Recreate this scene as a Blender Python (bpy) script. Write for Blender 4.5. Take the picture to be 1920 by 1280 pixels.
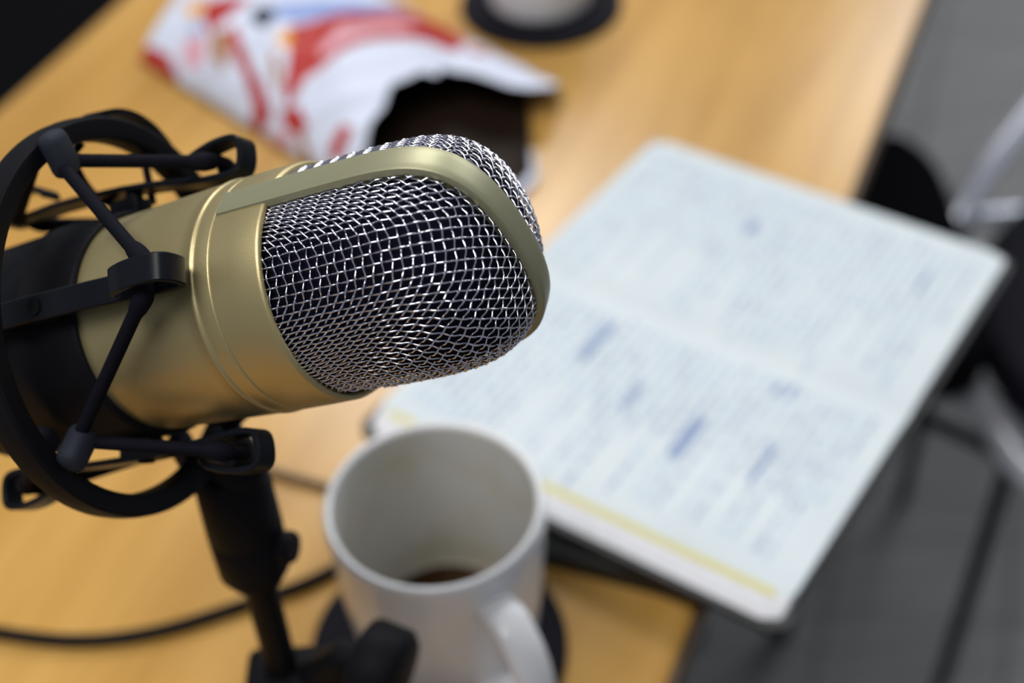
import bpy, bmesh, math, random
import numpy as np
from mathutils import Vector, Matrix

random.seed(7)
rng = np.random.default_rng(11)
scene = bpy.context.scene
for o in list(bpy.data.objects):
    bpy.data.objects.remove(o, do_unlink=True)

# ------------------------------------------------------------------ camera, world, lights, exposure
T = 0.74                                   # table top height above the floor
CAM_H = 0.5009                             # camera height above the table top
cam_d = bpy.data.cameras.new('camera')
cam = bpy.data.objects.new('camera', cam_d)
scene.collection.objects.link(cam)
# build the basis from pitch and roll
pitch, rl = 0.769, -0.0521
r0 = Vector((1, 0, 0)); d0 = Vector((0, -math.sin(pitch), -math.cos(pitch))); f0 = Vector((0, math.cos(pitch), -math.sin(pitch)))
rr = r0 * math.cos(rl) - d0 * math.sin(rl)
dd = r0 * math.sin(rl) + d0 * math.cos(rl)
up = -dd; back = -f0
cam.matrix_world = Matrix(((rr.x, up.x, back.x, 0), (rr.y, up.y, back.y, 0), (rr.z, up.z, back.z, CAM_H + T), (0, 0, 0, 1)))
cam_d.sensor_width = 36.0
cam_d.lens = 50.0
cam_d.clip_start = 0.01
cam_d.dof.use_dof = True
cam_d.dof.focus_distance = 0.325
cam_d.dof.aperture_fstop = 6.3
cam_d.dof.aperture_blades = 0
scene.camera = cam

world = bpy.data.worlds.new('world'); scene.world = world
world.use_nodes = True
wn = world.node_tree.nodes; wl = world.node_tree.links
bg = wn['Background']
bg.inputs['Color'].default_value = (0.80, 0.88, 1.0, 1)
bg.inputs['Strength'].default_value = 0.24

def area(name, loc, target, sx, sy, power, color):
    d = bpy.data.lights.new(name, 'AREA'); d.shape = 'RECTANGLE'; d.size = sx; d.size_y = sy
    d.energy = power; d.color = color
    o = bpy.data.objects.new(name, d); scene.collection.objects.link(o)
    o.location = loc
    o.rotation_euler = (Vector(target) - Vector(loc)).to_track_quat('-Z', 'Y').to_euler()
    return o
area('ceiling_panel_light', (0.0, 2.35, T + 2.0), (-0.05, 0.6, T), 1.0, 0.8, 35, (1.0, 0.99, 0.97))
area('right_fill_light', (2.6, 3.6, T + 2.2), (0.0, 0.5, T), 2.0, 1.3, 62, (0.93, 0.965, 1.0))  # added fill from the far right, its source unseen
area('ceiling_light', (-0.5, -0.1, T + 1.9), (-0.05, 0.35, T), 1.2, 0.5, 30, (1.0, 0.98, 0.95))

vs = scene.view_settings
scene.display_settings.display_device = 'sRGB'
vs.view_transform = 'Standard'; vs.look = 'None'; vs.exposure = 0.0; vs.gamma = 1.0; vs.use_curve_mapping = False

# ------------------------------------------------------------------ materials
def mat(name, color, rough=0.5, metal=0.0, bump=None, noise=None, spec=None, coat=0.0, emit=None):
    """Principled material; noise=(scale, other colour, low, high), bump=(scale, strength, distance)"""
    m = bpy.data.materials.new(name); m.use_nodes = True
    nt = m.node_tree; b = nt.nodes['Principled BSDF']
    b.inputs['Base Color'].default_value = (*color, 1)
    b.inputs['Roughness'].default_value = rough
    b.inputs['Metallic'].default_value = metal
    if spec is not None: b.inputs['Specular IOR Level'].default_value = spec
    if coat: b.inputs['Coat Weight'].default_value = coat; b.inputs['Coat Roughness'].default_value = 0.15
    tc = nt.nodes.new('ShaderNodeTexCoord')
    if noise:
        n = nt.nodes.new('ShaderNodeTexNoise'); n.inputs['Scale'].default_value = noise[0]; n.inputs['Detail'].default_value = 5
        r = nt.nodes.new('ShaderNodeValToRGB')
        r.color_ramp.elements[0].position = noise[2]; r.color_ramp.elements[0].color = (*color, 1)
        r.color_ramp.elements[1].position = noise[3]; r.color_ramp.elements[1].color = (*noise[1], 1)
        nt.links.new(tc.outputs['Object'], n.inputs['Vector']); nt.links.new(n.outputs['Fac'], r.inputs['Fac'])
        nt.links.new(r.outputs['Color'], b.inputs['Base Color'])
    if bump:
        n = nt.nodes.new('ShaderNodeTexNoise'); n.inputs['Scale'].default_value = bump[0]; n.inputs['Detail'].default_value = 3
        bp = nt.nodes.new('ShaderNodeBump'); bp.inputs['Strength'].default_value = bump[1]; bp.inputs['Distance'].default_value = bump[2]
        nt.links.new(tc.outputs['Object'], n.inputs['Vector']); nt.links.new(n.outputs['Fac'], bp.inputs['Height'])
        nt.links.new(bp.outputs['Normal'], b.inputs['Normal'])
    return m

M = {}
M['gold'] = mat('champagne_gold_paint', (0.455, 0.378, 0.195), 0.42, 0.78, bump=(4500, 0.28, 0.00015))
M['olive'] = mat('olive_gold_paint', (0.335, 0.325, 0.205), 0.46, 0.65, bump=(4500, 0.15, 0.00015))
M['wire'] = mat('bright_steel_wire', (0.68, 0.67, 0.75), 0.16, 1.0)
M['liner'] = mat('dark_foam_liner', (0.004, 0.004, 0.012), 0.9, 0, spec=0.1)
M['blackplastic'] = mat('black_plastic', (0.006, 0.006, 0.008), 0.55, 0, bump=(3000, 0.25, 0.0002), spec=0.07)
M['blacksatin'] = mat('black_satin_plastic', (0.006, 0.007, 0.010), 0.33, 0, bump=(3500, 0.25, 0.0001), spec=0.12)
M['elastic'] = mat('black_elastic_cord', (0.005, 0.005, 0.009), 0.75, 0, bump=(3500, 0.5, 0.0002), spec=0.06)
M['rubberclip'] = mat('dark_grey_rubber', (0.010, 0.013, 0.024), 0.7, 0, bump=(3500, 0.7, 0.0003), spec=0.3)
M['blackmetal'] = mat('black_painted_metal', (0.004, 0.004, 0.005), 0.5, 0.0, spec=0.12)
M['ceramic'] = mat('white_ceramic', (0.74, 0.74, 0.76), 0.12, 0, spec=0.5, noise=(9, (0.70, 0.70, 0.71), 0.4, 0.7))
M['glaze'] = mat('coffee_stained_white_glaze', (0.70, 0.69, 0.66), 0.15, 0, spec=0.5, noise=(28, (0.60, 0.56, 0.44), 0.42, 0.72))
M['coffee'] = mat('coffee', (0.045, 0.018, 0.004), 0.15, 0, spec=0.3)
M['coaster'] = mat('black_rubber_coaster', (0.007, 0.007, 0.011), 0.8, 0, bump=(300, 0.3, 0.0005), spec=0.12)
M['paper'] = mat('notebook_paper', (0.585, 0.635, 0.655), 0.85, 0, noise=(30, (0.545, 0.60, 0.63), 0.35, 0.7), spec=0.1)
M['papergrain'] = mat('notebook_page_edges', (0.70, 0.70, 0.73), 0.8, 0, noise=(200, (0.66, 0.66, 0.68), 0.4, 0.6), spec=0.1)
M['yellowpaper'] = mat('yellow_page_rim', (0.60, 0.54, 0.20), 0.8, 0, spec=0.1)
M['cover'] = mat('black_notebook_cover', (0.010, 0.010, 0.010), 0.5, 0, bump=(400, 0.3, 0.0003), spec=0.4)
M['ink'] = mat('blue_ink', (0.07, 0.15, 0.40), 0.7, 0, spec=0.1)
M['inklight'] = mat('pale_blue_ink', (0.24, 0.39, 0.64), 0.7, 0, spec=0.1)
M['chrome'] = mat('chrome', (0.82, 0.84, 0.93), 0.28, 0.6)
M['blackleather'] = mat('black_leatherette', (0.006, 0.006, 0.010), 0.7, 0, bump=(250, 0.3, 0.001), spec=0.1)
M['blackfabric'] = mat('black_fabric', (0.003, 0.003, 0.004), 0.95, 0, bump=(500, 0.4, 0.001), spec=0.05)
M['bagwhite'] = mat('snack_bag_white_film', (0.60, 0.64, 0.76), 0.5, 0, spec=0.25)
M['bagred'] = mat('snack_bag_red_print', (0.38, 0.018, 0.014), 0.5, 0, noise=(60, (0.46, 0.06, 0.05), 0.45, 0.75), spec=0.25)
M['bagpink'] = mat('snack_bag_pink_print', (0.66, 0.36, 0.42), 0.5, 0, spec=0.25)
M['bagorange'] = mat('snack_bag_orange_print', (0.80, 0.36, 0.02), 0.5, 0, spec=0.25)
M['bagbrown'] = mat('snack_bag_brown_print', (0.36, 0.16, 0.06), 0.5, 0, spec=0.25)
M['bagblue'] = mat('snack_bag_blue_print', (0.22, 0.30, 0.56), 0.5, 0, spec=0.25)
M['bagdark'] = mat('snack_bag_navy_print', (0.012, 0.02, 0.05), 0.5, 0, spec=0.25)
M['baginside'] = mat('snack_bag_shaded_brown_lining', (0.012, 0.006, 0.003), 0.6, 0, spec=0.15)  # brown lining, darkened in colour for the shade inside the open mouth

def wood_material():
    m = bpy.data.materials.new('light_wood_veneer'); m.use_nodes = True
    nt = m.node_tree; b = nt.nodes['Principled BSDF']
    tc = nt.nodes.new('ShaderNodeTexCoord')
    mp = nt.nodes.new('ShaderNodeMapping'); mp.inputs['Scale'].default_value = (1.5, 22, 22)
    n1 = nt.nodes.new('ShaderNodeTexNoise'); n1.inputs['Scale'].default_value = 2.2; n1.inputs['Detail'].default_value = 8; n1.inputs['Distortion'].default_value = 0.6
    mp2 = nt.nodes.new('ShaderNodeMapping'); mp2.inputs['Scale'].default_value = (5, 9, 9)
    n2 = nt.nodes.new('ShaderNodeTexNoise'); n2.inputs['Scale'].default_value = 1.3; n2.inputs['Detail'].default_value = 3
    r1 = nt.nodes.new('ShaderNodeValToRGB')
    r1.color_ramp.elements[0].position = 0.32; r1.color_ramp.elements[0].color = (0.44, 0.232, 0.046, 1)
    r1.color_ramp.elements[1].position = 0.68; r1.color_ramp.elements[1].color = (0.55, 0.312, 0.080, 1)
    r2 = nt.nodes.new('ShaderNodeValToRGB')
    r2.color_ramp.elements[0].position = 0.3; r2.color_ramp.elements[0].color = (0.86, 0.84, 0.80, 1)
    r2.color_ramp.elements[1].position = 0.7; r2.color_ramp.elements[1].color = (1.05, 1.05, 1.06, 1)
    mx = nt.nodes.new('ShaderNodeMix'); mx.data_type = 'RGBA'; mx.blend_type = 'MULTIPLY'; mx.inputs['Factor'].default_value = 1.0
    L = nt.links
    L.new(tc.outputs['Object'], mp.inputs['Vector']); L.new(mp.outputs['Vector'], n1.inputs['Vector']); L.new(n1.outputs['Fac'], r1.inputs['Fac'])
    L.new(tc.outputs['Object'], mp2.inputs['Vector']); L.new(mp2.outputs['Vector'], n2.inputs['Vector']); L.new(n2.outputs['Fac'], r2.inputs['Fac'])
    L.new(r1.outputs['Color'], mx.inputs['A']); L.new(r2.outputs['Color'], mx.inputs['B'])
    L.new(mx.outputs['Result'], b.inputs['Base Color'])
    b.inputs['Roughness'].default_value = 0.28; b.inputs['Specular IOR Level'].default_value = 0.5
    return m
M['wood'] = wood_material()
M['woodedge'] = mat('dark_table_edge_band', (0.10, 0.06, 0.03), 0.5, 0)

def floor_material():
    m = bpy.data.materials.new('grey_plank_vinyl'); m.use_nodes = True
    nt = m.node_tree; b = nt.nodes['Principled BSDF']; L = nt.links
    tc = nt.nodes.new('ShaderNodeTexCoord')
    mp = nt.nodes.new('ShaderNodeMapping'); mp.inputs['Rotation'].default_value = (0, 0, math.radians(-70)); mp.inputs['Scale'].default_value = (1, 1, 1)
    br = nt.nodes.new('ShaderNodeTexBrick'); br.inputs['Scale'].default_value = 1.0
    br.inputs['Brick Width'].default_value = 1.2; br.inputs['Row Height'].default_value = 0.18; br.inputs['Mortar Size'].default_value = 0.004
    br.inputs['Color1'].default_value = (0.175, 0.175, 0.172, 1); br.inputs['Color2'].default_value = (0.205, 0.203, 0.20, 1); br.inputs['Mortar'].default_value = (0.10, 0.10, 0.10, 1)
    mp2 = nt.nodes.new('ShaderNodeMapping'); mp2.inputs['Rotation'].default_value = (0, 0, math.radians(-70)); mp2.inputs['Scale'].default_value = (3, 26, 1)
    n = nt.nodes.new('ShaderNodeTexNoise'); n.inputs['Scale'].default_value = 1.6; n.inputs['Detail'].default_value = 6
    r = nt.nodes.new('ShaderNodeValToRGB'); r.color_ramp.elements[0].position = 0.3; r.color_ramp.elements[0].color = (0.78, 0.78, 0.78, 1)
    r.color_ramp.elements[1].position = 0.7; r.color_ramp.elements[1].color = (1.12, 1.12, 1.12, 1)
    mx = nt.nodes.new('ShaderNodeMix'); mx.data_type = 'RGBA'; mx.blend_type = 'MULTIPLY'; mx.inputs['Factor'].default_value = 1.0
    L.new(tc.outputs['Object'], mp.inputs['Vector']); L.new(mp.outputs['Vector'], br.inputs['Vector'])
    L.new(tc.outputs['Object'], mp2.inputs['Vector']); L.new(mp2.outputs['Vector'], n.inputs['Vector']); L.new(n.outputs['Fac'], r.inputs['Fac'])
    L.new(br.outputs['Color'], mx.inputs['A']); L.new(r.outputs['Color'], mx.inputs['B']); L.new(mx.outputs['Result'], b.inputs['Base Color'])
    b.inputs['Roughness'].default_value = 0.55; b.inputs['Specular IOR Level'].default_value = 0.3
    return m
M['floor'] = floor_material()

# ------------------------------------------------------------------ helpers
def link(o, parent=None):
    scene.collection.objects.link(o)
    if parent is not None: o.parent = parent
    return o

def tag(o, label=None, cat=None, group=None, kind=None):
    if label: o['label'] = label
    if cat: o['category'] = cat
    if group: o['group'] = group
    if kind: o['kind'] = kind
    return o

def thing(name, label, cat, matrix, group=None):
    o = bpy.data.objects.new(name, None); o.empty_display_size = 0.02
    link(o); o.matrix_world = matrix
    return tag(o, label, cat, group)

def mesh(name, verts, faces, mats, parent=None, smooth=True, fmat=None, sharp=40):
    me = bpy.data.meshes.new(name)
    me.from_pydata([tuple(map(float, v)) for v in verts], [], [tuple(f) for f in faces])
    if not isinstance(mats, (list, tuple)): mats = [mats]
    for m in mats: me.materials.append(m)
    if fmat is not None: me.polygons.foreach_set('material_index', list(fmat))
    me.update()
    bm = bmesh.new(); bm.from_mesh(me); bmesh.ops.recalc_face_normals(bm, faces=bm.faces)
    if smooth:
        for f in bm.faces: f.smooth = True
        for e in bm.edges:
            if len(e.link_faces) == 2 and e.calc_face_angle(0) > math.radians(sharp): e.smooth = False
    bm.to_mesh(me); bm.free()
    o = bpy.data.objects.new(name, me)
    return link(o, parent)

class MB:
    def __init__(s): s.v = []; s.f = []; s.m = []
    def add(s, v, f, mi=0):
        n = len(s.v); s.v += [tuple(map(float, p)) for p in v]; s.f += [tuple(i + n for i in q) for q in f]; s.m += [mi] * len(f)
        return s
    def build(s, name, mats, parent=None, smooth=True, sharp=40): return mesh(name, s.v, s.f, mats, parent, smooth, s.m, sharp)
    def box(s, c, size, axes=None, bev=0.0, mi=0):
        bm = bmesh.new(); bmesh.ops.create_cube(bm, size=1)
        for v in bm.verts: v.co = Vector((v.co.x * size[0], v.co.y * size[1], v.co.z * size[2]))
        if bev: bmesh.ops.bevel(bm, geom=list(bm.edges), offset=bev, segments=3, profile=0.5, affect='EDGES')
        A = np.eye(3) if axes is None else np.array(axes)
        V = [np.array(c) + v.co.x * A[0] + v.co.y * A[1] + v.co.z * A[2] for v in bm.verts]
        F = [[v.index for v in f.verts] for f in bm.faces]; bm.free()
        return s.add(V, F, mi)
    def tube(s, pts, r, n=8, closed=False, mi=0, caps=True):
        pts = [np.array(p, float) for p in pts]; N = len(pts)
        rs = r if hasattr(r, '__len__') else [r] * N
        V = []; F = []
        nrm = None
        for i, p in enumerate(pts):
            if closed: t = pts[(i + 1) % N] - pts[i - 1]
            else: t = pts[min(i + 1, N - 1)] - pts[max(i - 1, 0)]
            t = t / (np.linalg.norm(t) + 1e-12)
            if nrm is None:
                a = np.array([0, 0, 1.0]) if abs(t[2]) < 0.9 else np.array([1.0, 0, 0])
                nrm = np.cross(t, a)
            nrm = nrm - t * (nrm @ t); nrm /= np.linalg.norm(nrm) + 1e-12
            bn = np.cross(t, nrm)
            for k in range(n):
                a = 2 * math.pi * k / n
                V.append(p + rs[i] * (math.cos(a) * nrm + math.sin(a) * bn))
        M_ = N if closed else N - 1
        for i in range(M_):
            for k in range(n):
                a = i * n + k; b = i * n + (k + 1) % n; j = ((i + 1) % N) * n
                F.append((a, b, j + (k + 1) % n, j + k))
        if caps and not closed:
            F.append(tuple(range(n))[::-1]); F.append(tuple((N - 1) * n + k for k in range(n)))
        return s.add(V, F, mi)
    def lathe(s, prof, o=(0, 0, 0), ax=(0, 0, 1), n=64, closed=False, mi=0, a0=0.0, a1=2 * math.pi):
        """prof: (axial, radius) pairs turned about axis ax through o"""
        ax = np.array(ax, float); ax /= np.linalg.norm(ax); o = np.array(o, float)
        h = np.array([0, 0, 1.0]) if abs(ax[2]) < 0.9 else np.array([1.0, 0, 0])
        e1 = np.cross(ax, h); e1 /= np.linalg.norm(e1); e2 = np.cross(ax, e1)
        V = []; F = []; P = len(prof)
        for k in range(n):
            a = a0 + (a1 - a0) * k / n
            d = math.cos(a) * e1 + math.sin(a) * e2
            for (z, r) in prof: V.append(o + z * ax + max(r, 1e-6) * d)
        for k in range(n):
            k2 = (k + 1) % n
            for i in range(P if closed else P - 1):
                j = (i + 1) % P
                F.append((k * P + i, k2 * P + i, k2 * P + j, k * P + j))
        return s.add(V, F, mi)

def smooth_path(pts, n=12, closed=False):
    """Catmull-Rom through pts"""
    P = [np.array(p, float) for p in pts]; N = len(P); out = []
    for i in range(N if closed else N - 1):
        p0 = P[(i - 1) % N] if (closed or i > 0) else 2 * P[0] - P[1]
        p1 = P[i]; p2 = P[(i + 1) % N]
        p3 = P[(i + 2) % N] if (closed or i + 2 < N) else 2 * P[-1] - P[-2]
        for k in range(n):
            t = k / n
            out.append(0.5 * ((2 * p1) + (-p0 + p2) * t + (2 * p0 - 5 * p1 + 4 * p2 - p3) * t * t + (-p0 + 3 * p1 - 3 * p2 + p3) * t ** 3))
    if not closed: out.append(P[-1])
    return out

def rrect(w, h, r, n=6):
    """rounded rectangle outline, corner at (0,0)"""
    out = []
    for cx, cy, a in ((w - r, h - r, 0), (r, h - r, 90), (r, r, 180), (w - r, r, 270)):
        for k in range(n + 1):
            t = math.radians(a + 90 * k / n); out.append((cx + r * math.cos(t), cy + r * math.sin(t)))
    return out

# ------------------------------------------------------------------ floor and table
mb = MB(); mb.add([(-3, -1.5, -0.02), (4, -1.5, -0.02), (4, 5, -0.02), (-3, 5, -0.02), (-3, -1.5, 0), (4, -1.5, 0), (4, 5, 0), (-3, 5, 0)],
                  [(0, 3, 2, 1), (4, 5, 6, 7), (0, 1, 5, 4), (1, 2, 6, 5), (2, 3, 7, 6), (3, 0, 4, 7)])
fl = mb.build('floor', M['floor'], smooth=False); fl['kind'] = 'structure'

tu = np.array([0.410, 0.912, 0]); tu /= np.linalg.norm(tu); tw = np.array([-tu[1], tu[0], 0])
TW = 0.516
tab_m = Matrix(((tu[0], tw[0], 0, 0.2), (tu[1], tw[1], 0, 0.633), (0, 0, 1, 0), (0, 0, 0, 1)))
table = thing('table', 'long light wood table under the microphone, mug and notebook', 'table', tab_m)
mb = MB(); mb.box((0.0, TW / 2, T - 0.0125), (1.9, TW - 0.003, 0.0249), bev=0.0015); mb.build('tabletop', M['wood'], table, sharp=30)
mb = MB()
for yy in (0.0, TW): mb.box((0, yy, T - 0.0135), (1.9, 0.003, 0.022), bev=0.0005)
mb.build('edge_band', M['woodedge'], table)
for lx in (-0.88, 0.88):
    for ly in (0.12, TW - 0.12):
        mb = MB(); mb.box((lx, ly, (T - 0.025) / 2), (0.05, 0.05, T - 0.0252), bev=0.003); mb.build('leg', M['blackmetal'], table)

# ------------------------------------------------------------------ microphone
MO = np.array([-0.0603, 0.2691, 0.2613 + T])
A_ = np.array([0.8739, -0.2501, 0.4167]); D_ = np.array([-0.4167, 0.056, 0.9073])
A_ /= np.linalg.norm(A_); D_ -= A_ * (A_ @ D_); D_ /= np.linalg.norm(D_); N_ = np.cross(A_, D_)
MIC = Matrix(((A_[0], D_[0], N_[0], MO[0]), (A_[1], D_[1], N_[1], MO[1]), (A_[2], D_[2], N_[2], MO[2]), (0, 0, 0, 1)))
mic = thing('microphone', 'gold condenser microphone with silver mesh grille held in the black shock mount', 'microphone', MIC)
mm = 0.001
X = (1, 0, 0)
# local frame: x along the microphone axis, y along the grille frame, z facing the viewer
body_prof = [(-82, 0.5), (-82, 25.5), (-80, 26.8), (-38, 28.75), (-4, 29.85), (-1.0, 29.95), (-0.7, 30.08), (-0.4, 30.22), (0.0, 30.27), (0.4, 30.2), (0.65, 29.98), (0.85, 29.82),
             (1.6, 29.9), (5.2, 30.0), (5.5, 29.95), (5.65, 29.7), (5.95, 29.7), (6.1, 30.0), (12, 30.05), (19.6, 30.0), (20.2, 29.85), (20.6, 29.4), (20.65, 28.9), (20.3, 28.3), (18.5, 28.0), (10, 27.6), (4, 20), (4, .5)]
MB().lathe([(a * mm, b * mm) for a, b in body_prof], ax=X, n=160).build('body', M['gold'], mic, sharp=50)

HS, HR, HQ, HP = 51.6, 28.1, 7.2, 2.35       # head profile: start 20, length, radius, exponents
def F_head(p):
    t = max((p[0] - 20) / HS, 0.0)
    return (math.hypot(p[1], p[2]) / HR) ** HP + t ** HQ - 1
def grad(p, e=1e-4):
    g = np.zeros(3)
    for i in range(3):
        q = p.copy(); q[i] += e; r = p.copy(); r[i] -= e; g[i] = (F_head(q) - F_head(r)) / (2 * e)
    return g
def normal(p):
    g = grad(p); return g / (np.linalg.norm(g) + 1e-12)

# frame band: inverted U around the head
def arch(R, S, q=6.5, r=2.3, n=90):
    pts = []
    for k in range(n + 1):
        th = math.pi * k / n
        c, s_ = math.cos(th), math.sin(th)
        # polar solve of |d/R|^r + ((s-20)/S)^q = 1
        lo, hi = 0.0, 90.0
        for _ in range(50):
            m = (lo + hi) / 2
            v = abs(m * c / R) ** r + (m * s_ / S) ** q
            if v < 1: lo = m
            else: hi = m
        pts.append((20 + lo * s_, lo * c))
    return pts
def band(name, R, S, th, hw, s_start, material, bev=0.6, q=6.5, r=2.3):
    outer = arch(R, S, q, r)
    path = [np.array((s_start, R))] + [np.array(p) for p in [(s_start + (20 - s_start) * k / 5, R) for k in range(1, 5)]] + [np.array(p) for p in outer]
    path += [np.array((s_start + (20 - s_start) * k / 5, -R)) for k in (4, 3, 2, 1, 0)]
    V = []; F = []
    sect = [(-hw, -th), (-hw, -bev), (-hw + bev * .3, -bev * .3), (-hw + bev, 0.0), (-hw * .4, 0.12), (hw * .4, 0.12), (hw - bev, 0.0), (hw - bev * .3, -bev * .3), (hw, -bev), (hw, -th * .55), (hw - .35, -th * .58), (hw - .35, -th)]
    n = len(sect)
    for i, p in enumerate(path):
        t = path[min(i + 1, len(path) - 1)] - path[max(i - 1, 0)]; t /= np.linalg.norm(t)
        nr = np.array((-t[1], t[0]))
        if nr @ (p - np.array((30.0, 0.0))) < 0: nr = -nr
        for (w, h) in sect:
            q_ = p + nr * h
            V.append((q_[0] * mm, q_[1] * mm, w * mm))
    for i in range(len(path) - 1):
        for k in range(n):
            F.append((i * n + k, i * n + (k + 1) % n, (i + 1) * n + (k + 1) % n, (i + 1) * n + k))
    F.append(tuple(range(n))); F.append(tuple((len(path) - 1) * n + k for k in range(n)))
    return mesh(name, V, F, material, mic, sharp=35)
band('grille_frame', 30.35, 53.6, 3.4, 4.1, 6.1, M['olive'])

# woven wire cloth laid over the head as a Chebyshev net (every cell side the same length)
CELL = 2.40; WR = 0.245
def newton(fun, p, it=25):
    for _ in range(it):
        f = fun(p); J = np.zeros((3, 3))
        for i in range(3):
            q = p.copy(); q[i] += 1e-4; J[:, i] = (fun(q) - f) / 1e-4
        try: dlt = np.linalg.solve(J, -f)
        except np.linalg.LinAlgError: return None
        L = np.linalg.norm(dlt)
        if L > 1.5: dlt *= 1.5 / L
        p = p + dlt
        if L < 1e-7: return p
    return p if np.abs(fun(p)).max() < 1e-3 else None
def head_net(psi0=45.0, s_pole=57.0):
    c0, s0 = math.cos(math.radians(psi0)), math.sin(math.radians(psi0))
    m = np.array([0, c0, s0]); w = np.cross(np.array([1.0, 0, 0]), m)
    r = HR * (1 - ((s_pole - 20) / HS) ** HQ) ** (1 / HP)
    pole = np.array([s_pole, 0, 0]) + m * r
    def march(dirn, count):                             # along the meridian
        out = []; prev = pole; d = dirn
        for _ in range(count):
            q = newton(lambda p: np.array([F_head(p), (p @ w) / HR, (np.linalg.norm(p - prev) - CELL) / CELL]), prev + d * CELL)
            if q is None: break
            d = (q - prev) / np.linalg.norm(q - prev); out.append(q); prev = q
        return out
    def across(sg, slope, count):                       # a crosswise wire that sags toward the body on both sides
        out = []; prev = pole; dl = 0.0
        for _ in range(count):
            f = slope(dl + 0.04); dd_ = CELL / (HR * math.sqrt(1 + f * f)); dl += dd_
            st = prev[0] - f * HR * dd_
            g = np.array([st, 0, 0]) + HR * (m * math.cos(dl) + sg * w * math.sin(dl))
            q = newton(lambda p: np.array([F_head(p), (p[0] - st) / HR, (np.linalg.norm(p - prev) - CELL) / CELL]), g)
            if q is None or q[0] < 12: break
            out.append(q); prev = q
        return out
    axl = march(np.array([-1.0, 0, 0]), 34); axt = march(np.array([0.8, 0, 0]) - m * 0.5, 26)
    # w turns from the meridian toward larger angles: +w is the lower side
    up_ = lambda d: 2.3 * (1 - math.exp(-(d / 0.38) ** 2))
    lo_ = lambda d: 1.9 * (1 - math.exp(-(d / 0.42) ** 2)) * max(0.3, 1 - max(0, d - 0.85) * 0.8)
    tp = across(1, lo_, 44); tm = across(-1, up_, 24)
    net = {(0, 0): pole}
    for k, p in enumerate(axl): net[(k + 1, 0)] = p
    for k, p in enumerate(axt): net[(-k - 1, 0)] = p
    for k, p in enumerate(tp): net[(0, k + 1)] = p
    for k, p in enumerate(tm): net[(0, -k - 1)] = p
    for si in (1, -1):
        for sj in (1, -1):
            for i in range(1, 66):
                for j in range(1, 46):
                    a = net.get((si * (i - 1), sj * (j - 1))); b = net.get((si * i, sj * (j - 1))); c = net.get((si * (i - 1), sj * j))
                    if a is None or b is None or c is None: continue
                    if max(p[0] for p in (a, b, c)) < 10: continue
                    g = b + c - a
                    q = newton(lambda p: np.array([F_head(p), (np.linalg.norm(p - b) - CELL) / CELL, (np.linalg.norm(p - c) - CELL) / CELL]), g)
                    if q is None or np.linalg.norm(q - a) < 0.35 * CELL: continue
                    net[(si * i, sj * j)] = q
    return net
net = head_net()
def grille(name, mirror, label=None):
    mb = MB(); zs = -1 if mirror else 1
    nr = {k: normal(p) for k, p in net.items()}
    ok = {k for k, p in net.items() if p[2] > 3.0 and p[0] > 17.5}
    def inside(p): return p[2] > 3.4 and p[0] > 18.6
    for (di, dj, sg) in ((1, 0, 1), (0, 1, -1)):
        lines = {}
        for k in net: lines.setdefault(k[1] if di else k[0], []).append(k)
        for key, ks in lines.items():
            ks.sort(key=lambda k: k[0] if di else k[1])
            run = []
            def flush(run):
                if len(run) < 2: return
                pts = []
                for a in range(len(run) - 1):
                    k0, k1 = run[a], run[a + 1]
                    p0, p1 = net[k0], net[k1]; n0, n1 = nr[k0], nr[k1]
                    h0 = sg * (1 if (k0[0] + k0[1]) % 2 == 0 else -1)
                    pm = run[a - 1] if a > 0 else None; pn = run[a + 2] if a + 2 < len(run) else None
                    t0 = (net[k1] - net[pm]) / 2 if pm else p1 - p0
                    t1 = (net[pn] - net[k0]) / 2 if pn else p1 - p0
                    for q in range(6):
                        t = q / 6.0
                        base = (2*t**3-3*t*t+1)*p0 + (t**3-2*t*t+t)*t0 + (-2*t**3+3*t*t)*p1 + (t**3-t*t)*t1
                        c = math.cos(math.pi * t); h = h0 * WR * (1.0 if di else 1.5) * math.copysign(abs(c) ** 0.8, c)
                        n = n0 * (1 - t) + n1 * t
                        pts.append(base + n * h)
                pts = [p for p in pts if inside(p)]
                if len(pts) < 3: return
                mb.tube([(p[0] * mm, p[1] * mm, zs * p[2] * mm) for p in pts], WR * mm, 6)
            for k in ks:
                if k in ok and (not run or (k[0] - run[-1][0], k[1] - run[-1][1]) == (di, dj)): run.append(k)
                else:
                    flush(run); run = [k] if k in ok else []
            flush(run)
    o = mb.build(name, M['wire'], mic, sharp=180)
    return o
g1 = grille('front_grille', False); g2 = grille('back_grille', True)
prof = []
for k in range(60):
    t = (k / 59.0) ** 0.5
    prof.append(((12 + (HS - 1.2 + 8) * t) * mm, (HR - 1.5) * max(1 - max((12 + (HS + 6.8) * t - 20) / (HS - 1.2), 0) ** HQ, 0) ** (1 / HP) * mm))
MB().lathe(prof, ax=X, n=72).build('foam_liner', M['liner'], mic)

# ------------------------------------------------------------------ shock mount
sm = thing('shock_mount', 'black spider shock mount with elastic cords cradling the gold microphone', 'shock mount', MIC)
def SP(s, psi, r):
    t = math.radians(psi); return np.array([s, math.cos(t) * r, math.sin(t) * r]) * mm
# cradle sleeve round the microphone body
MB().lathe([(a * mm, b * mm) for a, b in [(-38.2, 28.9), (-38.0, 29.6), (-38.4, 30.2), (-40, 30.4), (-55, 30.2), (-56, 30.9), (-60, 30.9), (-61, 30.1), (-92, 29.2), (-93, 28.5), (-93, 27.2), (-39, 28.85)]],
           ax=X, n=96, closed=True).build('cradle_sleeve', M['blackplastic'], sm, sharp=50)
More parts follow.
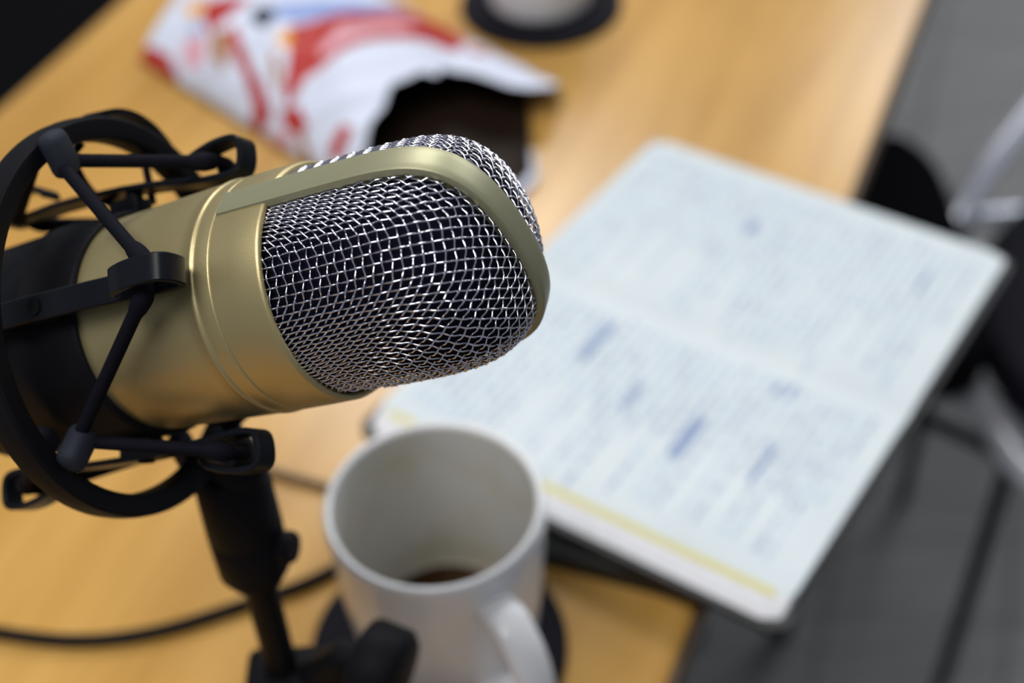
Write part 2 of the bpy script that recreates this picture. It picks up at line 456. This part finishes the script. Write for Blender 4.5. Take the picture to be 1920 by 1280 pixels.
# hook arms
def ribbon(mb, path, psi, width, th):
    t = math.radians(psi); rad = np.array([0, math.cos(t), math.sin(t)]); tan = np.array([0, -math.sin(t), math.cos(t)])
    P = [np.array(p, float) for p in path]; V = []; F = []; bev = 0.35
    sect = [(-width / 2, -th / 2 + bev), (-width / 2 + bev, -th / 2), (width / 2 - bev, -th / 2), (width / 2, -th / 2 + bev), (width / 2, th / 2 - bev), (width / 2 - bev, th / 2), (-width / 2 + bev, th / 2), (-width / 2, th / 2 - bev)]
    n = len(sect)
    for i, p in enumerate(P):
        d = P[min(i + 1, len(P) - 1)] - P[max(i - 1, 0)]; d /= np.linalg.norm(d); nr = np.array((-d[1], d[0]))
        for (w, h) in sect:
            q = p + nr * h
            V.append((np.array([q[0], 0, 0]) + rad * q[1] + tan * w) * mm)
    for i in range(len(P) - 1):
        for k in range(n): F.append((i * n + k, i * n + (k + 1) % n, (i + 1) * n + (k + 1) % n, (i + 1) * n + k))
    F.append(tuple(range(n))[::-1]); F.append(tuple((len(P) - 1) * n + k for k in range(n)))
    mb.add(V, F)
HOOK = smooth_path([(-46, 35.6), (-30, 35.2), (-14, 34.2), (-5, 33.6), (-0.5, 33.7), (1.9, 34.6), (2.8, 36.6), (3.0, 39.2), (2.6, 41.6), (0.6, 43.0), (-4, 43.2), (-9, 42.4), (-13.5, 40.8), (-15.2, 39.8), (-15.9, 38.6)], 5)
SHIFT = {36: 0.0, 126: -8.0, 216: -4.0, 306: -8.0}        # how far each hook sits back
for psi in (36, 126, 216, 306):
    hook = [(p[0] + SHIFT[psi] * min(max((p[0] + 46) / 32, 0), 1), p[1]) for p in HOOK]
    rear = [(-92 - p[0], p[1]) for p in HOOK]
    if psi == 306:                                         # this arm stands further off the sleeve at its rear end
        hook, rear = [[(q[0], q[1] + 4.5 * min(max((-18 - q[0]) / 55, 0), 1)) for q in P_] for P_ in (hook, rear)]
    mb = MB(); ribbon(mb, hook, psi, 6.8, 1.7); ribbon(mb, rear, psi, 6.8, 1.7)
    mb.box(SP(-46, psi, 32.7), (10 * mm, 4.6 * mm, 6.4 * mm), axes=[(1, 0, 0), tuple(SP(0, psi, 1000)), tuple(np.array([0, -math.sin(math.radians(psi)), math.cos(math.radians(psi))]))], bev=0.3 * mm)
    arm = mb.build('hook_arm', M['blacksatin'], sm, sharp=35)
    MB().lathe([(a * mm, b * mm) for a, b in [(0, 0.01), (0.1, 1.2), (0.5, 2.2), (-1.2, 2.5)][::-1]], o=SP(-44.5, psi, 36.4), ax=tuple(SP(0, psi, 1000)), n=20).build('screw', M['blackmetal'], arm)
# outer ring (slightly tilted against the microphone axis, as the cords sag)
c42, s42 = math.cos(math.radians(42)), math.sin(math.radians(42))
e1l = np.array([0, c42, -s42]); e2l = np.array([0, s42, c42])
RA = np.array([1.0, 0, 0]) - 0.082 * e1l - 0.053 * e2l; RA /= np.linalg.norm(RA)
RC = np.array([-46.2, 0, 0]) + 3.0 * e1l + 3.6 * e2l
ringprof = [(-3.7, 47.4), (-4.0, 48.0), (-4.0, 52.2), (-3.4, 53.0), (-1.0, 53.3), (1.0, 53.3), (3.4, 53.0), (4.0, 52.2), (4.0, 48.0), (3.7, 47.4), (3.0, 47.0), (-3.0, 47.0)]
MB().lathe([(a * mm, b * mm) for a, b in ringprof], o=RC * mm, ax=RA, n=128, closed=True).build('outer_ring', M['blackplastic'], sm, sharp=35)
# a ring point in mic coordinates (mm)
r1 = np.array([0, 1.0, 0]); r1 = r1 - RA * (r1 @ RA); r1 /= np.linalg.norm(r1); r2 = np.cross(RA, r1)
def RP(ax, psi, r): t = math.radians(psi); return RC + RA * ax + (r1 * math.cos(t) + r2 * math.sin(t)) * r
clips = ((-13, 47.8), (93, 43.5), (171, 47.0), (261, 47.0))
for psi, cr in clips:
    t = math.radians(psi); rd = r1 * math.cos(t) + r2 * math.sin(t); tn = np.cross(RA, rd)
    for sd in ((1,) if psi == -13 else (1, -1)):
        mb = MB(); mb.box(RP(6.2 * sd, psi, cr) * mm, (6.5 * mm, 12.0 * mm, 7.2 * mm), axes=[RA, rd, tn], bev=2.4 * mm)
        mb.build('cord_clip', M['rubberclip'], sm, sharp=60)
for side in (1, -1):
    for i in range(4):
        psi, cr = clips[i]; nx, nr_ = clips[(i + 1) % 4]
        hk = (36, 126, 216, 306)[i]
        hs = -7.5 + SHIFT[hk] if side == 1 else -92 + 7.5
        c0 = RP(7.0 if side == 1 else (-2.5 if psi == -13 else -7.0), psi + 2.5, cr - 3 + (3.5 if side == -1 and psi == -13 else 0))
        c1 = RP(7.0 if side == 1 else (-2.5 if nx == -13 else -7.0), nx - 2.5, nr_ - 3 + (3.5 if side == -1 and nx == -13 else 0))
        mid = [SP(hs, hk - 7, 38.2) / mm, SP(hs + 1.6 * side, hk, 38.6) / mm, SP(hs, hk + 7, 38.2) / mm]
        p = [c0] + [c0 + (mid[0] - c0) * k / 6 for k in range(1, 6)] + mid + [mid[2] + (c1 - mid[2]) * k / 6 for k in range(1, 6)] + [c1]
        p = smooth_path(p, 4); n_ = len(p); k0 = [min(abs(q / (n_ - 1) - 0.43), abs(q / (n_ - 1) - 0.57)) for q in range(n_)]
        mb = MB(); mb.tube([q * mm for q in p], [(1.75 + 0.9 * max(0, 1 - d / 0.05) ** 0.5) * mm for d in k0], 12)
        mb.build('elastic_cord', M['elastic'], sm, sharp=60)
for p in ([RP(-3, -37, 47), RP(-6, -36, 43), SP(-58, 309, 40) / mm, SP(-53, 302, 35.5) / mm], [RP(-2, -66, 47.5), SP(-43, 300, 41) / mm, SP(-43, 297, 35) / mm]):
    mb = MB(); mb.tube([q * mm for q in smooth_path(p, 8)], 1.1 * mm, 12); mb.build('elastic_cord', M['elastic'], sm, sharp=60)
V = []; F = []; K = 24
for k in range(K + 1):
    f = k / K; ps = -42 - 34 * f; r_ = 52.4 + 3.2 * math.sin(math.pi * f) ** 0.8
    for (a, dr) in ((-5.5, 0), (1.0, 0), (1.0, 1.8), (-5.5, 1.8)): V.append(RP(a, ps, r_ + dr) * mm)
for k in range(K): F += [(k * 4 + q, k * 4 + (q + 1) % 4, k * 4 + 4 + (q + 1) % 4, k * 4 + 4 + q) for q in range(4)]
F += [(0, 1, 2, 3), (K * 4 + 3, K * 4 + 2, K * 4 + 1, K * 4)]
mesh('cord_guide', V, F, M['blackplastic'], sm, sharp=40)
# swivel bracket under the ring
def LOC(w): # world -> mic local (m)
    d = np.array(w) - MO; return np.array([d @ A_, d @ D_, d @ N_])
ad_top = np.array([-0.0814, 0.2708, 0.1912 + T]); ad_bot = np.array([-0.0790, 0.2560, 0.1600 + T])

# ------------------------------------------------------------------ stand
PX, PY = -0.0795, 0.2590
st = thing('microphone_stand', 'black desk stand holding the shock mount in front of the white mug', 'stand', Matrix.Translation((PX, PY, T)))
ringbot = RP(0, 180, 50) * mm
rb_w = MO + A_ * ringbot[0] + D_ * ringbot[1] + N_ * ringbot[2] - np.array([PX, PY, T])
lean = np.array([0.006, -0.004, 0])
zt = rb_w[2]
mb = MB(); mb.lathe([(0, 0.0), (0.0, 0.038), (0.002, 0.041), (0.010, 0.0415), (0.014, 0.038), (0.016, 0.010), (0.0165, 0.0)], o=(-0.012, -0.012, 0), n=64); mb.build('base', M['blackmetal'], st)
ax_dir = np.array([-0.03, 0.10, 1.0]); ax_dir /= np.linalg.norm(ax_dir)
topz = 0.186
def axp(z): return np.array([0, 0, 0.015]) + ax_dir / ax_dir[2] * (z - 0.015)
mb = MB(); mb.tube([axp(0.015), axp(0.165)], 0.0053, 24); mb.build('pole', M['blackmetal'], st)
# adapter socket
mb = MB(); mb.lathe([(0.0, 0.0054), (0.0, 0.0085), (0.005, 0.0112), (0.020, 0.0116), (0.021, 0.0112), (0.022, 0.0116), (0.044, 0.0112), (0.047, 0.0095), (0.047, 0.002)], o=axp(0.142), ax=ax_dir, n=40)
ad = mb.build('adapter_socket', M['blackplastic'], st, sharp=45)
mb = MB(); c = axp(0.158) + np.array([0.0115, -0.003, 0])
mb.lathe([(0, 0.001), (0, 0.0048), (0.004, 0.0052), (0.0055, 0.0045), (0.0056, 0.0005)], o=c - np.array([0.002, 0, 0]), ax=(0.95, -0.25, 0.1), n=24); mb.build('thumb_screw', M['blackplastic'], ad, sharp=45)
# tongue from socket to ring
mb = MB(); p0 = axp(0.182); p1 = rb_w
mb.tube(smooth_path([p0, p0 * 0.5 + p1 * 0.5 + np.array([0.004, -0.002, 0]), p1], 6), [0.0085] * 7 + [0.0075] * 6, 16)
sw = mb.build('swivel_joint', M['blackplastic'], sm)
sw.matrix_parent_inverse = MIC.inverted() @ Matrix.Translation((PX, PY, T))
# lower clutch with a large round tightening knob
mb = MB(); mb.box(axp(0.082), (0.026, 0.022, 0.032), bev=0.004); cl = mb.build('clutch', M['blackplastic'], st)
kax = np.array([0.86, -0.40, -0.10]); kax /= np.linalg.norm(kax)
kp = []
for (z, r) in [(0, 0.002), (0, 0.006), (0.007, 0.006), (0.0085, 0.0150), (0.010, 0.0160), (0.021, 0.0160), (0.0235, 0.0135), (0.0238, 0.001)]: kp.append((z, r))
mb = MB(); KO = axp(0.110) + np.array([0.020, -0.004, -0.002]); mb.lathe(kp, o=KO, ax=kax, n=48); kn = mb.build('tightening_knob', M['blackplastic'], st, sharp=45)
mb = MB(); mb.tube([axp(0.084), KO + kax * 0.004], 0.0065, 16); mb.build('bolt', M['blackmetal'], kn)

# ------------------------------------------------------------------ mugs and coasters
def mug_parts(t, h=0.0912, rt=0.0411, rb=0.0345, az=-60, name='body'):
    wall = 0.0034; prof = []
    prof += [(0.0012, 0.0), (0.0012, rb - 0.006), (0.0, rb - 0.004), (0.0, rb - 0.0015), (0.0012, rb)]
    for k in range(1, 25):
        f = k / 25; prof.append((0.0012 + (h - 0.004) * f, rb + (rt - rb) * (1 - (1 - f) ** 1.8)))
    prof += [(h - 0.0016, rt), (h - 0.0004, rt - 0.0006), (h, rt - wall / 2), (h - 0.0004, rt - wall + 0.0006), (h - 0.0016, rt - wall)]
    inner = [prof[-1]]
    for k in range(24, -1, -1):
        f = k / 25; inner.append((0.0055 + (h - 0.009) * f, (rb + (rt - rb) * (1 - (1 - f) ** 1.8)) - wall - (0.006 * max(0, 1 - f * 9) ** 2)))
    inner.append((0.005, 0.0))
    MB().lathe(prof, n=96).lathe(inner, n=96, mi=1).build(name, [M['ceramic'], M['glaze']], t, sharp=60)
    a = math.radians(az); d = np.array([math.cos(a), math.sin(a), 0]); w = np.array([-d[1], d[0], 0])
    path = smooth_path([(rt - 0.003, h * 0.80), (rt + 0.010, h * 0.835), (rt + 0.022, h * 0.74), (rt + 0.027, h * 0.55), (rt + 0.021, h * 0.34), (rt + 0.008, h * 0.20), (rb + 0.001, h * 0.19)], 8)
    V = []; F = []; n = 16
    for i, p in enumerate(path):
        t_ = path[min(i + 1, len(path) - 1)] - path[max(i - 1, 0)]; t_ /= np.linalg.norm(t_); nr = np.array((-t_[1], t_[0]))
        for k in range(n):
            q = 2 * math.pi * k / n; ww = 0.0075 * math.copysign(abs(math.cos(q)) ** 0.7, math.cos(q)); hh = 0.0042 * math.copysign(abs(math.sin(q)) ** 0.8, math.sin(q))
            e = p + nr * hh
            V.append(d * e[0] + np.array([0, 0, e[1]]) + w * ww)
    for i in range(len(path) - 1):
        for k in range(n): F.append((i * n + k, i * n + (k + 1) % n, (i + 1) * n + (k + 1) % n, (i + 1) * n + k))
    F.append(tuple(range(n))[::-1]); F.append(tuple((len(path) - 1) * n + k for k in range(n)))
    mesh('handle', V, F, M['ceramic'], t)
CO = 0.004
def coaster(x, y, r, label):
    o = MB().lathe([(0.0, 0.0), (0.0, r - 0.0006), (0.0008, r), (CO - 0.001, r), (CO - 0.0002, r - 0.0008), (CO, r - 0.002), (CO, 0.0)], n=96).build('coaster', M['coaster'])
    o.location = (x, y, T); return tag(o, label, 'coaster')
MX, MY = -0.0319, 0.3369
coaster(-0.0365, 0.3365, 0.053, 'round black coaster under the white mug with coffee dregs')
mug = thing('mug', 'white ceramic mug with coffee dregs, its handle toward the viewer', 'mug', Matrix.Translation((MX, MY, T + CO)))
mug_parts(mug)
cof = MB().lathe([(0.0, 0.0), (0.0, 0.0270), (0.0045, 0.0304), (0.0062, 0.0308), (0.0060, 0.0)], n=64).build('coffee', M['coffee'])
cof.location = (MX, MY, T + CO + 0.0056); tag(cof, 'last dark sip of coffee at the bottom of the near white mug', 'coffee')
coaster(0.031, 0.838, 0.054, 'round black coaster under the far cup, beyond the snack bag')
cup = thing('cup', 'pale cup cut off by the top of the photo on the far coaster', 'cup', Matrix.Translation((0.031, 0.843, T + CO)))
mug_parts(cup, h=0.092, rt=0.041, rb=0.0345, az=70)

# ------------------------------------------------------------------ open notebook
NW, NH = 0.208, 0.280                                     # along the spine, across both pages
nb_m = Matrix(((0.818, 0.575, 0, 0.0907), (-0.575, 0.818, 0, 0.6734), (0, 0, 1, T + 0.0010), (0, 0, 0, 1))) @ Matrix.Rotation(-math.atan(0.0160 / NH), 4, 'X')
# local: x along the spine (to the right), y away from the viewer; pages run from y=0 to y=-NH
nb = thing('notebook', 'open notebook with blue handwriting and black cover, overhanging the table edge', 'notebook', nb_m)
SPN = -NH / 2
SLANT = 0.0088
def page_z(y):
    """height of the page surface across the spread"""
    d = y - SPN
    if d >= 0: top = 0.0078; w = 0.020
    else: top = 0.0080; w = 0.026
    e = min(abs(d) / w, 1.0)
    z = top - 0.0026 * (1 - e) ** 2
    edge = NH / 2 - abs(d)
    if edge < 0.02: z -= 0.0020 * (1 - edge / 0.02) ** 2
    return z
def page_block(name, y0, y1, zb):
    outl = []; r = 0.008
    W = NW
    ys = np.linspace(y0, y1, 34); xs = np.linspace(0, W, 30)
    far = max if abs(y0 - SPN) < 1e-6 else min
    yo = y1 if abs(y0 - SPN) < 1e-6 else y0
    V = []; F = []; idx = {}
    def cl(x, y):                                          # round the two outer corners
        cy = yo - math.copysign(r, yo - SPN)
        if (y - cy) * math.copysign(1, yo - SPN) > 0:
            k = math.sqrt(max(r * r - (y - cy) ** 2, 0))
            x = (r - k) + x * (W - 2 * (r - k)) / W
        return x
    for i, y in enumerate(ys):
        for j, x in enumerate(xs):
            yt = SPN + (y - SPN) * (1 - SLANT / (NH / 2)) if y < SPN else y       # the thick near half ends in a slanted fore-edge
            idx[i, j] = len(V); V.append((cl(x, y), yt, page_z(yt)))
    n0 = len(V)
    for i, y in enumerate(ys):
        for j, x in enumerate(xs):
            V.append((cl(x, y) , y, zb))
    fm = []
    I, J = len(ys), len(xs)
    for i in range(I - 1):
        for j in range(J - 1):
            F.append((idx[i, j], idx[i, j + 1], idx[i + 1, j + 1], idx[i + 1, j])); fm.append(0)
            F.append((n0 + idx[i, j], n0 + idx[i + 1, j], n0 + idx[i + 1, j + 1], n0 + idx[i, j + 1])); fm.append(1)
    for i in range(I - 1):
        for j in (0, J - 1): F.append((idx[i, j], idx[i + 1, j], n0 + idx[i + 1, j], n0 + idx[i, j])); fm.append(1)
    for j in range(J - 1):
        for i in (0, I - 1): F.append((idx[i, j], idx[i, j + 1], n0 + idx[i, j + 1], n0 + idx[i, j])); fm.append(1)
    return mesh(name, V, F, [M['paper'], M['papergrain']], nb, fmat=fm)
far_block = page_block('page_block', SPN, 0.0, 0.0030)
near_block = page_block('page_block', -NH, SPN, 0.0030)
# yellow strip where the top leaf of the near half ends
V = []; F = []
for k in range(60):
    x = 0.007 + (NW - 0.014) * k / 59
    V += [(x, -NH + 0.0126, page_z(-NH + 0.0126) + 0.0002), (x, -NH + 0.0091, page_z(-NH + 0.0091) + 0.0002)]
for k in range(59): F.append((2 * k, 2 * k + 1, 2 * k + 3, 2 * k + 2))
mesh('page_rim', V, F, M['yellowpaper'], near_block)
# a closed black folder props up the near half
fo_m = Matrix(((0.93, 0.367, 0, 0.074), (-0.367, 0.93, 0, 0.350), (0, 0, 1, T), (0, 0, 0, 1)))
fo = MB().box((-0.060, 0.036, 0.0062), (0.120, 0.072, 0.0124), bev=0.002).build('folder', M['cover'], sharp=40)
fo.matrix_world = fo_m; tag(fo, 'closed black folder lying under the near half of the open notebook', 'folder')
# cover boards
out = [(x - 0.0035, y - NH - 0.0035) for x, y in rrect(NW + 0.007, NH + 0.007, 0.009)]
V = [(x, y, 0.0) for x, y in out] + [(x, y, 0.0030) for x, y in out]; n = len(out)
F = [tuple(range(n))[::-1], tuple(range(n, 2 * n))] + [(k, (k + 1) % n, n + (k + 1) % n, n + k) for k in range(n)]
mesh('cover', V, F, M['cover'], nb, sharp=30)
# handwriting: scribbled strokes, lines running across the pages at right angles to the spine
mb = MB()
def stroke(pts, w, mi):
    P = [np.array(p) for p in pts]; V = []; F = []
    for i, p in enumerate(P):
        t = P[min(i + 1, len(P) - 1)] - P[max(i - 1, 0)]; t = t / (np.linalg.norm(t) + 1e-9); nr = np.array((-t[1], t[0]))
        for sgn in (-1, 1):
            q = p + nr * w * sgn; V.append((q[0], q[1], page_z(q[1]) + 0.00012))
    for i in range(len(P) - 1): F.append((2 * i, 2 * i + 1, 2 * i + 3, 2 * i + 2))
    mb.add(V, F, mi)
def write_page(y_start, y_end, dark_prob, x_from=0.010, x_to=None):
    x = x_from; x_to = x_to or NW - 0.010
    sgn = 1 if y_end > y_start else -1
    while x < x_to:
        y = y_start + sgn * random.uniform(0, 0.006)
        stop = y_end - sgn * random.choice((0.002, 0.004, 0.012, 0.05))
        while (stop - y) * sgn > 0:
            L = random.uniform(0.004, 0.016)
            dark = random.random() < dark_prob
            amp = random.uniform(0.0008, 0.0013); ph = random.uniform(0, 6); pts = []
            n = int(L / 0.00042)
            for k in range(n):
                yy = y + sgn * (k * 0.00042 + 0.0003 * math.sin(k * 1.9 + ph))
                if not (-NH + 0.014 < yy < -0.003): break
                pts.append((x + amp * math.sin(k * 1.17 + ph) * (0.6 + 0.5 * math.sin(k * 0.31 + ph * 2)) + (0.0012 if random.random() < 0.06 else 0), yy))
            if len(pts) > 3: stroke(pts, 0.00025 if dark else 0.00021, 0 if dark else 1)
            y += sgn * (L + random.uniform(0.001, 0.003))
        x += random.uniform(0.0052, 0.0064)
write_page(-0.012, SPN + 0.010, 0.26)
write_page(SPN - 0.010, -NH + 0.021, 0.45)
for (x, y, L) in ((0.150, SPN - 0.012, 0.012), (0.156, SPN - 0.010, 0.012), (0.128, SPN - 0.055, 0.03), (0.131, SPN - 0.055, 0.03), (0.060, SPN - 0.02, 0.03), (0.063, SPN - 0.02, 0.03),
                  (0.095, SPN - 0.05, 0.02), (0.165, SPN - 0.055, 0.025), (0.083, -0.045, 0.012), (0.086, -0.046, 0.010), (0.178, -0.035, 0.02)):
    for r_ in range(2):
        stroke([(x + r_ * 0.0009 + 0.0008 * math.sin(k * 1.3), y - k * 0.0005) for k in range(int(L / 0.0005))], 0.00026, 0)
mb.build('handwriting', [M['ink'], M['inklight']], nb, smooth=False)['kind'] = 'stuff'

# ------------------------------------------------------------------ torn snack bag
ba = np.array([0.692, -0.722]); bb = np.array([0.722, 0.692])
bag_m = Matrix(((ba[0], bb[0], 0, -0.236), (ba[1], bb[1], 0, 0.800), (0, 0, 1, T), (0, 0, 0, 1)))
bag = thing('snack_bag', 'torn open red and white snack bag lying beyond the microphone', 'snack bag', bag_m)
BW = 0.152
tear = [(-0.01, 0.228), (0.0, 0.222), (0.015, 0.213), (0.0254, 0.206), (0.042, 0.199), (0.058, 0.190), (0.070, 0.194), (0.0806, 0.1914), (0.083, 0.2026), (0.092, 0.1955), (0.0958, 0.196), (0.1015, 0.2197), (0.116, 0.2492), (0.128, 0.2520), (0.14, 0.246), (0.16, 0.232)]
def tear_a(b): return float(np.interp(b, [t[0] for t in tear], [t[1] for t in tear]))
def end_a(b): return float(np.interp(b, [-0.01, 0.05, 0.0794, 0.1436, 0.16], [0.292, 0.290, 0.283, 0.2174, 0.205]))
def start_a(b): return 0.008 - 0.58 * b
def bag_h(a, b):
    u = min(max(b / BW, 0), 1); e = max(1 - abs(2 * u - 1) ** 2.6, 0) ** 0.62
    f = 0.30 + 0.70 * min(1, max(a - start_a(b), 0) / 0.075) ** 0.65
    wr = 0.0022 * math.sin(a * 95 + b * 40) * math.sin(b * 75 + 1.3) + 0.0015 * math.sin(a * 210 - b * 120)
    return 0.0014 + 0.036 * e * f * (1 - 0.25 * u) + wr * e * min(1, max(a - start_a(b), 0) / 0.03)
POLY = [
 (1, [[(14, -24), (20, -5), (44, -3), (64, -13), (74, -24)], [(62, 35), (62, 43), (102, 22), (125, 12), (147, -1), (151, -17), (144, -18), (132, -4), (107, 12), (84, 22)],
      [(92, 61), (97, 82), (108, 116), (147, 141), (180, 128), (188, 114), (165, 110), (140, 88), (136, 66), (140, 47), (141, 34), (148, 18), (152, 7), (131, 25), (116, 42)],
      [(149, 4), (157, 14), (175, 4), (174, -4), (166, -7)], [(199, -2), (189, 19), (199, 20), (210, -3), (208, -8)], [(184, 123), (194, 127), (202, 128), (200, 118)], [(20, 50), (45, 71), (49, 47), (55, 28), (41, 32)]]),
 (2, [[(124, 59), (114, 84), (133, 112), (151, 123), (132, 95), (129, 76), (132, 54)], [(154, -19), (164, -7), (179, -12), (166, -24)], [(42, 10), (51, 26), (74, 6), (68, -7)]]),
 (3, [[(14, 34), (11, 42), (22, 51), (32, 37), (27, 30)], [(93, 52), (97, 61), (108, 50), (102, 46)]]),
 (4, [[(54, 28), (62, 35), (82, 21), (93, 6), (74, 12)], [(171, -3), (174, 1), (207, -21), (203, -25)], [(102, 38), (105, 42), (134, 20), (137, 12)]]),
 (5, [[(61, 74), (77, 98), (119, 134), (129, 134), (102, 95), (90, 70), (78, 64)], [(36, 25), (40, 31), (48, 23), (45, 19)]]),
 (6, [[(59, 57), (56, 65), (60, 70), (69, 70), (77, 63), (79, 55), (75, 51), (67, 53)]])]
def inpoly(x, y, P):
    c = False; n = len(P)
    for i in range(n):
        x1, y1 = P[i]; x2, y2 = P[(i + 1) % n]
        if (y1 > y) != (y2 > y) and x < (x2 - x1) * (y - y1) / (y2 - y1) + x1: c = not c
    return c
def bag_sheet(name, endf, hf, mats, pattern, na=130, nbn=90, parent=None, th=0.0003):
    V = []; F = []; fm = []
    for i in range(na + 1):
        for j in range(nbn + 1):
            b = BW * j / nbn; a0 = start_a(b); a = a0 + (endf(b) - a0) * i / na
            V.append((a, b, hf(a, b) if i else 0.0012))
    for i in range(na):
        for j in range(nbn):
            k = i * (nbn + 1) + j
            F.append((k, k + 1, k + nbn + 2, k + nbn + 1))
            mi = 0
            if pattern:
                p = (np.array(V[k]) + np.array(V[k + nbn + 2])) / 2; sh = 0.028 - p[2]
                a, b = (p[0] + sh * 0.72) * 1000, (p[1] - sh * 0.70) * 1000
                for m_, polys in POLY:
                    if any(inpoly(a, b, q) for q in polys): mi = m_
            fm.append(mi)
    o = mesh(name, V, F, mats, parent, fmat=fm)
    s = o.modifiers.new('film', 'SOLIDIFY'); s.thickness = th; s.offset = 0
    if pattern: s.material_offset = 0
    return o
bagm = [M['bagwhite'], M['bagred'], M['bagpink'], M['bagorange'], M['bagbrown'], M['bagblue'], M['bagdark']]
bag_sheet('printed_film', tear_a, bag_h, bagm, True, parent=bag)
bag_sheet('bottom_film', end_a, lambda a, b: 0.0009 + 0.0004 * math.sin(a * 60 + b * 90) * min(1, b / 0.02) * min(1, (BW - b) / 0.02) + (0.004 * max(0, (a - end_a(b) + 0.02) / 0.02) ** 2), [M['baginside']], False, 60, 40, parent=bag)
# white outer rim of the mouth: the lower corner of the film turned outward
mb = MB(); V = []; F = []
pts = [(end_a(b), b) for b in np.linspace(0.055, 0.095, 40)]
for (a, b) in pts: V += [(a - 0.001, b, 0.0050), (a + 0.0045, b - 0.001, 0.0028)]
for k in range(39): F.append((2 * k, 2 * k + 1, 2 * k + 3, 2 * k + 2))
o = mesh('mouth_rim', V, F, M['bagwhite'], bag); s = o.modifiers.new('film', 'SOLIDIFY'); s.thickness = 0.0003

# ------------------------------------------------------------------ cables on the table
def cable(name, pts, r, label, cat, m, n=14):
    mb = MB(); mb.tube(smooth_path(pts, n), r, 12); o = mb.build(name, m); return tag(o, label, cat)
zc = T + 0.0030
cable('microphone_cable', [(-0.40, 0.440, zc), (-0.33, 0.396, zc), (-0.27, 0.368, zc), (-0.222, 0.354, zc), (-0.187, 0.348, zc), (-0.154, 0.351, zc), (-0.117, 0.363, zc), (-0.090, 0.3735, zc), (-0.070, 0.388, zc), (-0.058, 0.400, zc)], 0.0029,
      'black cable curving across the wood at the lower left', 'cable', M['blackmetal'])
cable('dark_rod', [(-0.150, 0.452, T + 0.0022), (-0.088, 0.4255, T + 0.0022)], 0.0022, 'thin dark stick on the wood between the stand and the mug', 'dark_rod', M['woodedge'], 4)  # thin straight dark rod on the table top

# ------------------------------------------------------------------ chairs and bench
ch = thing('chair', 'black round-seated chair with chrome rails at the right edge', 'chair', Matrix.Translation((0.577, 0.81, 0)))
def L_(p): return (p[0] - 0.577, p[1] - 0.81, p[2] + T)
SH = T - 0.29
MB().lathe([(SH - 0.05, 0.0), (SH - 0.05, 0.185), (SH - 0.04, 0.197), (SH - 0.02, 0.200), (SH - 0.006, 0.194), (SH, 0.175), (SH + 0.004, 0.0)], n=96).build('seat', M['blackleather'], ch)
mb = MB()
mb.tube(smooth_path([L_(p) for p in ((0.56, 1.12, -0.24), (0.4969, 1.0674, -0.26), (0.4088, 0.9793, -0.30), (0.375, 0.92, -0.362), (0.362, 0.8435, -0.37), (0.388, 0.778, -0.36), (0.389, 0.745, -0.36), (0.405, 0.70, -0.36), (0.46, 0.63, -0.35))], 8), 0.014, 14)
mb.build('chrome_rail', M['chrome'], ch)
for a, b in (((0.4033, 0.9867, -0.33), (0.50, 1.007, -0.345)), ((0.3979, 0.9661, -0.345), (0.47, 0.918, -0.345)), ((0.388, 0.755, -0.36), (0.46, 0.76, -0.345))):
    mb = MB(); mb.tube([L_(a), L_(b)], 0.010, 12); mb.build('chrome_strut', M['chrome'], ch)
for p in ((0.3894, 0.730), (0.42, 0.99), (0.765, 0.64), (0.735, 0.93)):
    mb = MB(); mb.tube([L_((p[0], p[1], -0.735)), L_((p[0], p[1], -0.352))], 0.0065, 12); mb.build('leg', M['blackmetal'], ch)
mb = MB(); mb.tube([L_((0.316, 0.814, -0.38)), L_((0.3268, 0.8035, -0.38)), L_((0.3801, 0.754, -0.375)), L_((0.3894, 0.735, -0.37))], 0.0065, 12); mb.build('stretcher', M['blackmetal'], ch)

c2 = thing('tucked_chair', 'black chair seat tucked under the table beyond the notebook', 'chair', Matrix.Translation((0.29, 0.93, 0)))
out = smooth_path([(0.06, 0.150), (0.092, 0.132), (0.106, 0.085), (0.104, 0.012), (0.10, -0.10), (0.06, -0.16), (-0.10, -0.17), (-0.16, -0.12), (-0.16, 0.09), (-0.10, 0.16)], 6, True)
V = []; n = len(out)
for (z, k) in ((SH - 0.05, 0.94), (SH - 0.045, 0.985), (SH - 0.02, 1.0), (SH - 0.006, 0.98), (SH, 0.90)): V += [(p[0] * k, p[1] * k, z) for p in out]
F = [tuple(range(n))[::-1], tuple(range(4 * n, 5 * n))]
for l in range(4): F += [(l * n + k, l * n + (k + 1) % n, (l + 1) * n + (k + 1) % n, (l + 1) * n + k) for k in range(n)]
mesh('seat', V, F, M['blackfabric'], c2)
for sx in (-0.12, -0.03):
    for sy in (-0.10, 0.10):
        mb = MB(); mb.tube([(sx, sy, 0.0), (sx, sy, SH - 0.048)], 0.010, 12); mb.build('leg', M['blackmetal'], c2)

bench_m = Matrix(((tu[0], tw[0], 0, -0.36), (tu[1], tw[1], 0, 1.28), (0, 0, 1, 0), (0, 0, 0, 1)))
bn = thing('bench', 'black upholstered bench along the far left side of the table', 'bench', bench_m)
mb = MB(); mb.box((0.10, 0.22, SH - 0.05), (1.4, 0.62, 0.10), bev=0.02); mb.build('cushion', M['blackfabric'], bn)
mb = MB(); mb.box((0.10, 0.25, (SH - 0.102) / 2), (1.3, 0.5, SH - 0.102), bev=0.005); mb.build('base', M['blackfabric'], bn)
